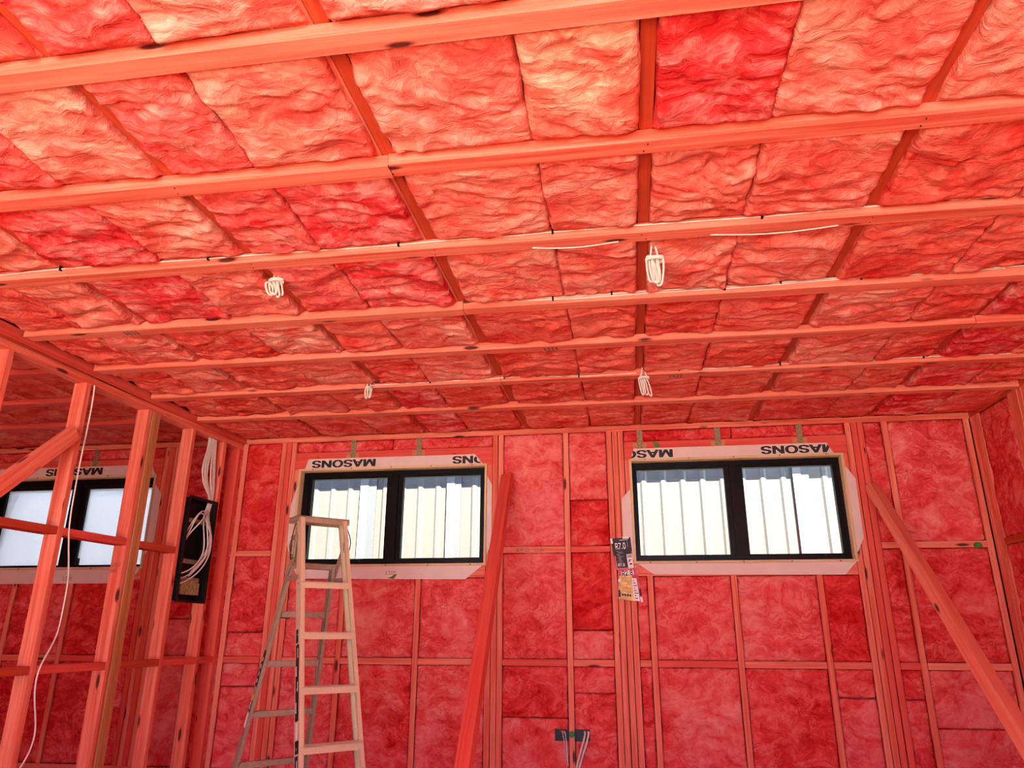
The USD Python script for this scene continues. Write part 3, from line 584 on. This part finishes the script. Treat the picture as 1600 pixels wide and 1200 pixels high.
# ------------------------------------------------------------------ step ladder
LX, LY, LH, LA = -1.893, 4.366, 1.678, 0.774
lw = np.array([math.sin(LA), math.cos(LA), 0]); ld = np.array([math.cos(LA), -math.sin(LA), 0]); A0 = np.array([LX, LY, 0.])
sf, sr, w0, w1, r0, r1 = .291, .321, .148, .026, .123, .074
def fp(h, s): return A0 + ld*(sf*(LH-h)+.03) + lw*s*(w0+w1*(LH-h)) + np.array([0, 0, h])
def rp(h, s): return A0 - ld*(sr*(LH-h)-.031) + lw*s*(r0+r1*(LH-h)) + np.array([0, 0, h])
lad = thing('step_ladder', 'worn aluminium step ladder standing open before the left window', 'step ladder')
def channel(a, b, outward, depth_dir, wd, fl, th=.003):
    "C-shaped rail: web faces outward, flanges point inward"
    X = unit(b-a); Yv = unit(outward - X*(outward@X)); Zv = unit(depth_dir - X*(depth_dir@X) - Yv*(depth_dir@Yv)); L = np.linalg.norm(b-a)
    m = cat(box(0, L, -th, 0, -wd/2, wd/2), box(0, L, -fl, -th, wd/2-th, wd/2), box(0, L, -fl, -th, -wd/2, -wd/2+th), box(0, L, -fl, -fl+th, wd/2-.009, wd/2), box(0, L, -fl, -fl+th, -wd/2, -wd/2+.009))
    m.vertices = a + np.outer(m.vertices[:, 0], X) + np.outer(m.vertices[:, 1], Yv) + np.outer(m.vertices[:, 2], Zv); return m
for s in (-1, 1): obj('front_rail', channel(fp(.02, s), fp(LH-.02, s), lw*s, ld, .070, .026), ALU, lad)
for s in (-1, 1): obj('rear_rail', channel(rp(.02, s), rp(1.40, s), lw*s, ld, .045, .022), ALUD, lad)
def oriented(m, o, X, Y, Z): m.vertices = o + np.outer(m.vertices[:, 0], X) + np.outer(m.vertices[:, 1], Y) + np.outer(m.vertices[:, 2], Z); return m
for k in range(5):
    h = 1.285-.28*k; a, b = fp(h, -1), fp(h, 1); L = np.linalg.norm(b-a)-.008
    m = cat(box(.004, L, -.045, .045, -.004, 0), box(.004, L, .042, .045, -.036, 0), box(.004, L, -.045, -.042, -.030, 0), *[box(.004, L, -.038+.012*i, -.034+.012*i, 0, .0022) for i in range(7)], box(.004, L, .034, .042, -.036, -.033))
    obj('step', oriented(m, a, unit(b-a), ld, np.array([0, 0, 1.])), ALU, lad)
    for s in (-1, 1):
        q = fp(h-.012, s) + lw*s*.0008; obj('rivet', oriented(trimesh.creation.cylinder(.006, .006, sections=8), q, ld, np.array([0, 0, 1.]), lw*s), ALUD, lad)
for k in range(5):
    h = 1.391-.284*k; a, b = rp(h, -1), rp(h, 1); L = np.linalg.norm(b-a)
    m = cat(box(.002, L-.002, -.012, -.009, -.018, .018), box(.002, L-.002, -.012, .012, .015, .018), box(.002, L-.002, -.012, .012, -.018, -.015))
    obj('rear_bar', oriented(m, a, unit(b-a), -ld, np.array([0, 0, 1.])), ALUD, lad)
a, b = fp(LH, -1)-ld*.05-lw*.015, fp(LH, 1)-ld*.05+lw*.02; L = np.linalg.norm(b-a)
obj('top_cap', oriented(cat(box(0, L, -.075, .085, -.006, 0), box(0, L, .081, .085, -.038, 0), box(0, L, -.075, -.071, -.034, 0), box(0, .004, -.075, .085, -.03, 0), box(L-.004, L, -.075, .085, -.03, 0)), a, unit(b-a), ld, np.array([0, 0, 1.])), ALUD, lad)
for s in (-1, 1):
    c = fp(1.50, s)*.55 + rp(1.50, s)*.45
    br = cat(box(-.045, .035, .004, .010, -.07, .06), box(-.030, .018, .010, .020, -.05, .03), box(-.022, .010, .020, .027, -.02, .012)); obj('hinge_bracket', oriented(br, c+lw*s*.016, ld, lw*s, np.array([0, 0, 1.])), ALUD, lad)
    q0, q1 = fp(1.53, s)-lw*s*.006, rp(1.34, s)+lw*s*.010; obj('hinge_arm', oriented(box(0, np.linalg.norm(q1-q0), -.003, .003, -.022, .022), q0, unit(q1-q0), lw*s, unit(np.cross(q1-q0, lw*s))), ALUD, lad)
    q0, q1 = fp(1.31, s)+lw*s*.006, rp(1.31, s)+lw*s*.006; obj('spreader', oriented(box(-.01, np.linalg.norm(q1-q0)+.012, -.002, .002, -.014, .014), q0, unit(q1-q0), lw*s, np.array([0, 0, 1.])), ALUD, lad)
    obj('tie_wire', tube([c+lw*s*.02+[0, 0, .13], c+lw*s*.045+ld*.02+[0, 0, .02], c+lw*s*.02-ld*.03+[0, 0, -.08]], .003, 5, 14), BLACKP, lad)
    for P in (fp, rp): obj('foot', oriented(cat(box(-.04, .04, -.022, .012, 0, .05)), P(.0, s)*[1, 1, 0], ld, lw*s, np.array([0, 0, 1.])), BLACKP, lad)
a = rp(1.107, -1); obj('strap', oriented(cat(box(.07, .20, -.002, .016, -.016, .016), box(.02, .09, -.004, .018, -.022, .012)), a, lw, -ld, np.array([0, 0, 1.])), BLACKP, lad)
def sticker(P, s, h0, h1, wd, mat, off, lift=.0012, face=1):
    a, b = P(h0, s), P(h1, s); X = unit(b-a); Yv = unit(lw*s - X*((lw*s)@X)); Zv = np.cross(X, Yv); L = np.linalg.norm(b-a)
    return oriented(box(0, L, 0, .0012, off-wd/2, off+wd/2), a+Yv*lift, X, Yv, Zv)
for h0, h1, wd, of in [(.10, .40, .040, 0), (.41, .47, .044, .004), (.56, .94, .040, 0), (.95, 1.02, .03, -.006)]: obj('sticker', sticker(fp, -1, h0, h1, wd, INK, of), INK, lad)
pieces('sticker_print', [*[sticker(fp, -1, h, h+.05, .008, WHITE, .008*((-1)**i), .0026) for i, h in enumerate([.14, .24, .33, .60, .70, .78, .87])], sticker(fp, -1, .48, .55, .02, WHITE, 0, .0014)], WHITE, lad)
for h0, h1, mt in [(.70, .90, INK), (.62, .655, ORANGE), (.56, .62, INK), (.47, .55, WHITE), (.43, .465, RED)]: obj('sticker', sticker(rp, -1, h0, h1, .028, mt, 0), mt, lad)
pieces('sticker_print', [*[sticker(rp, -1, h, h+.022, .010, WHITE, 0, .0026) for h in (.72, .76, .80, .84, .57, .595)]], WHITE, lad)
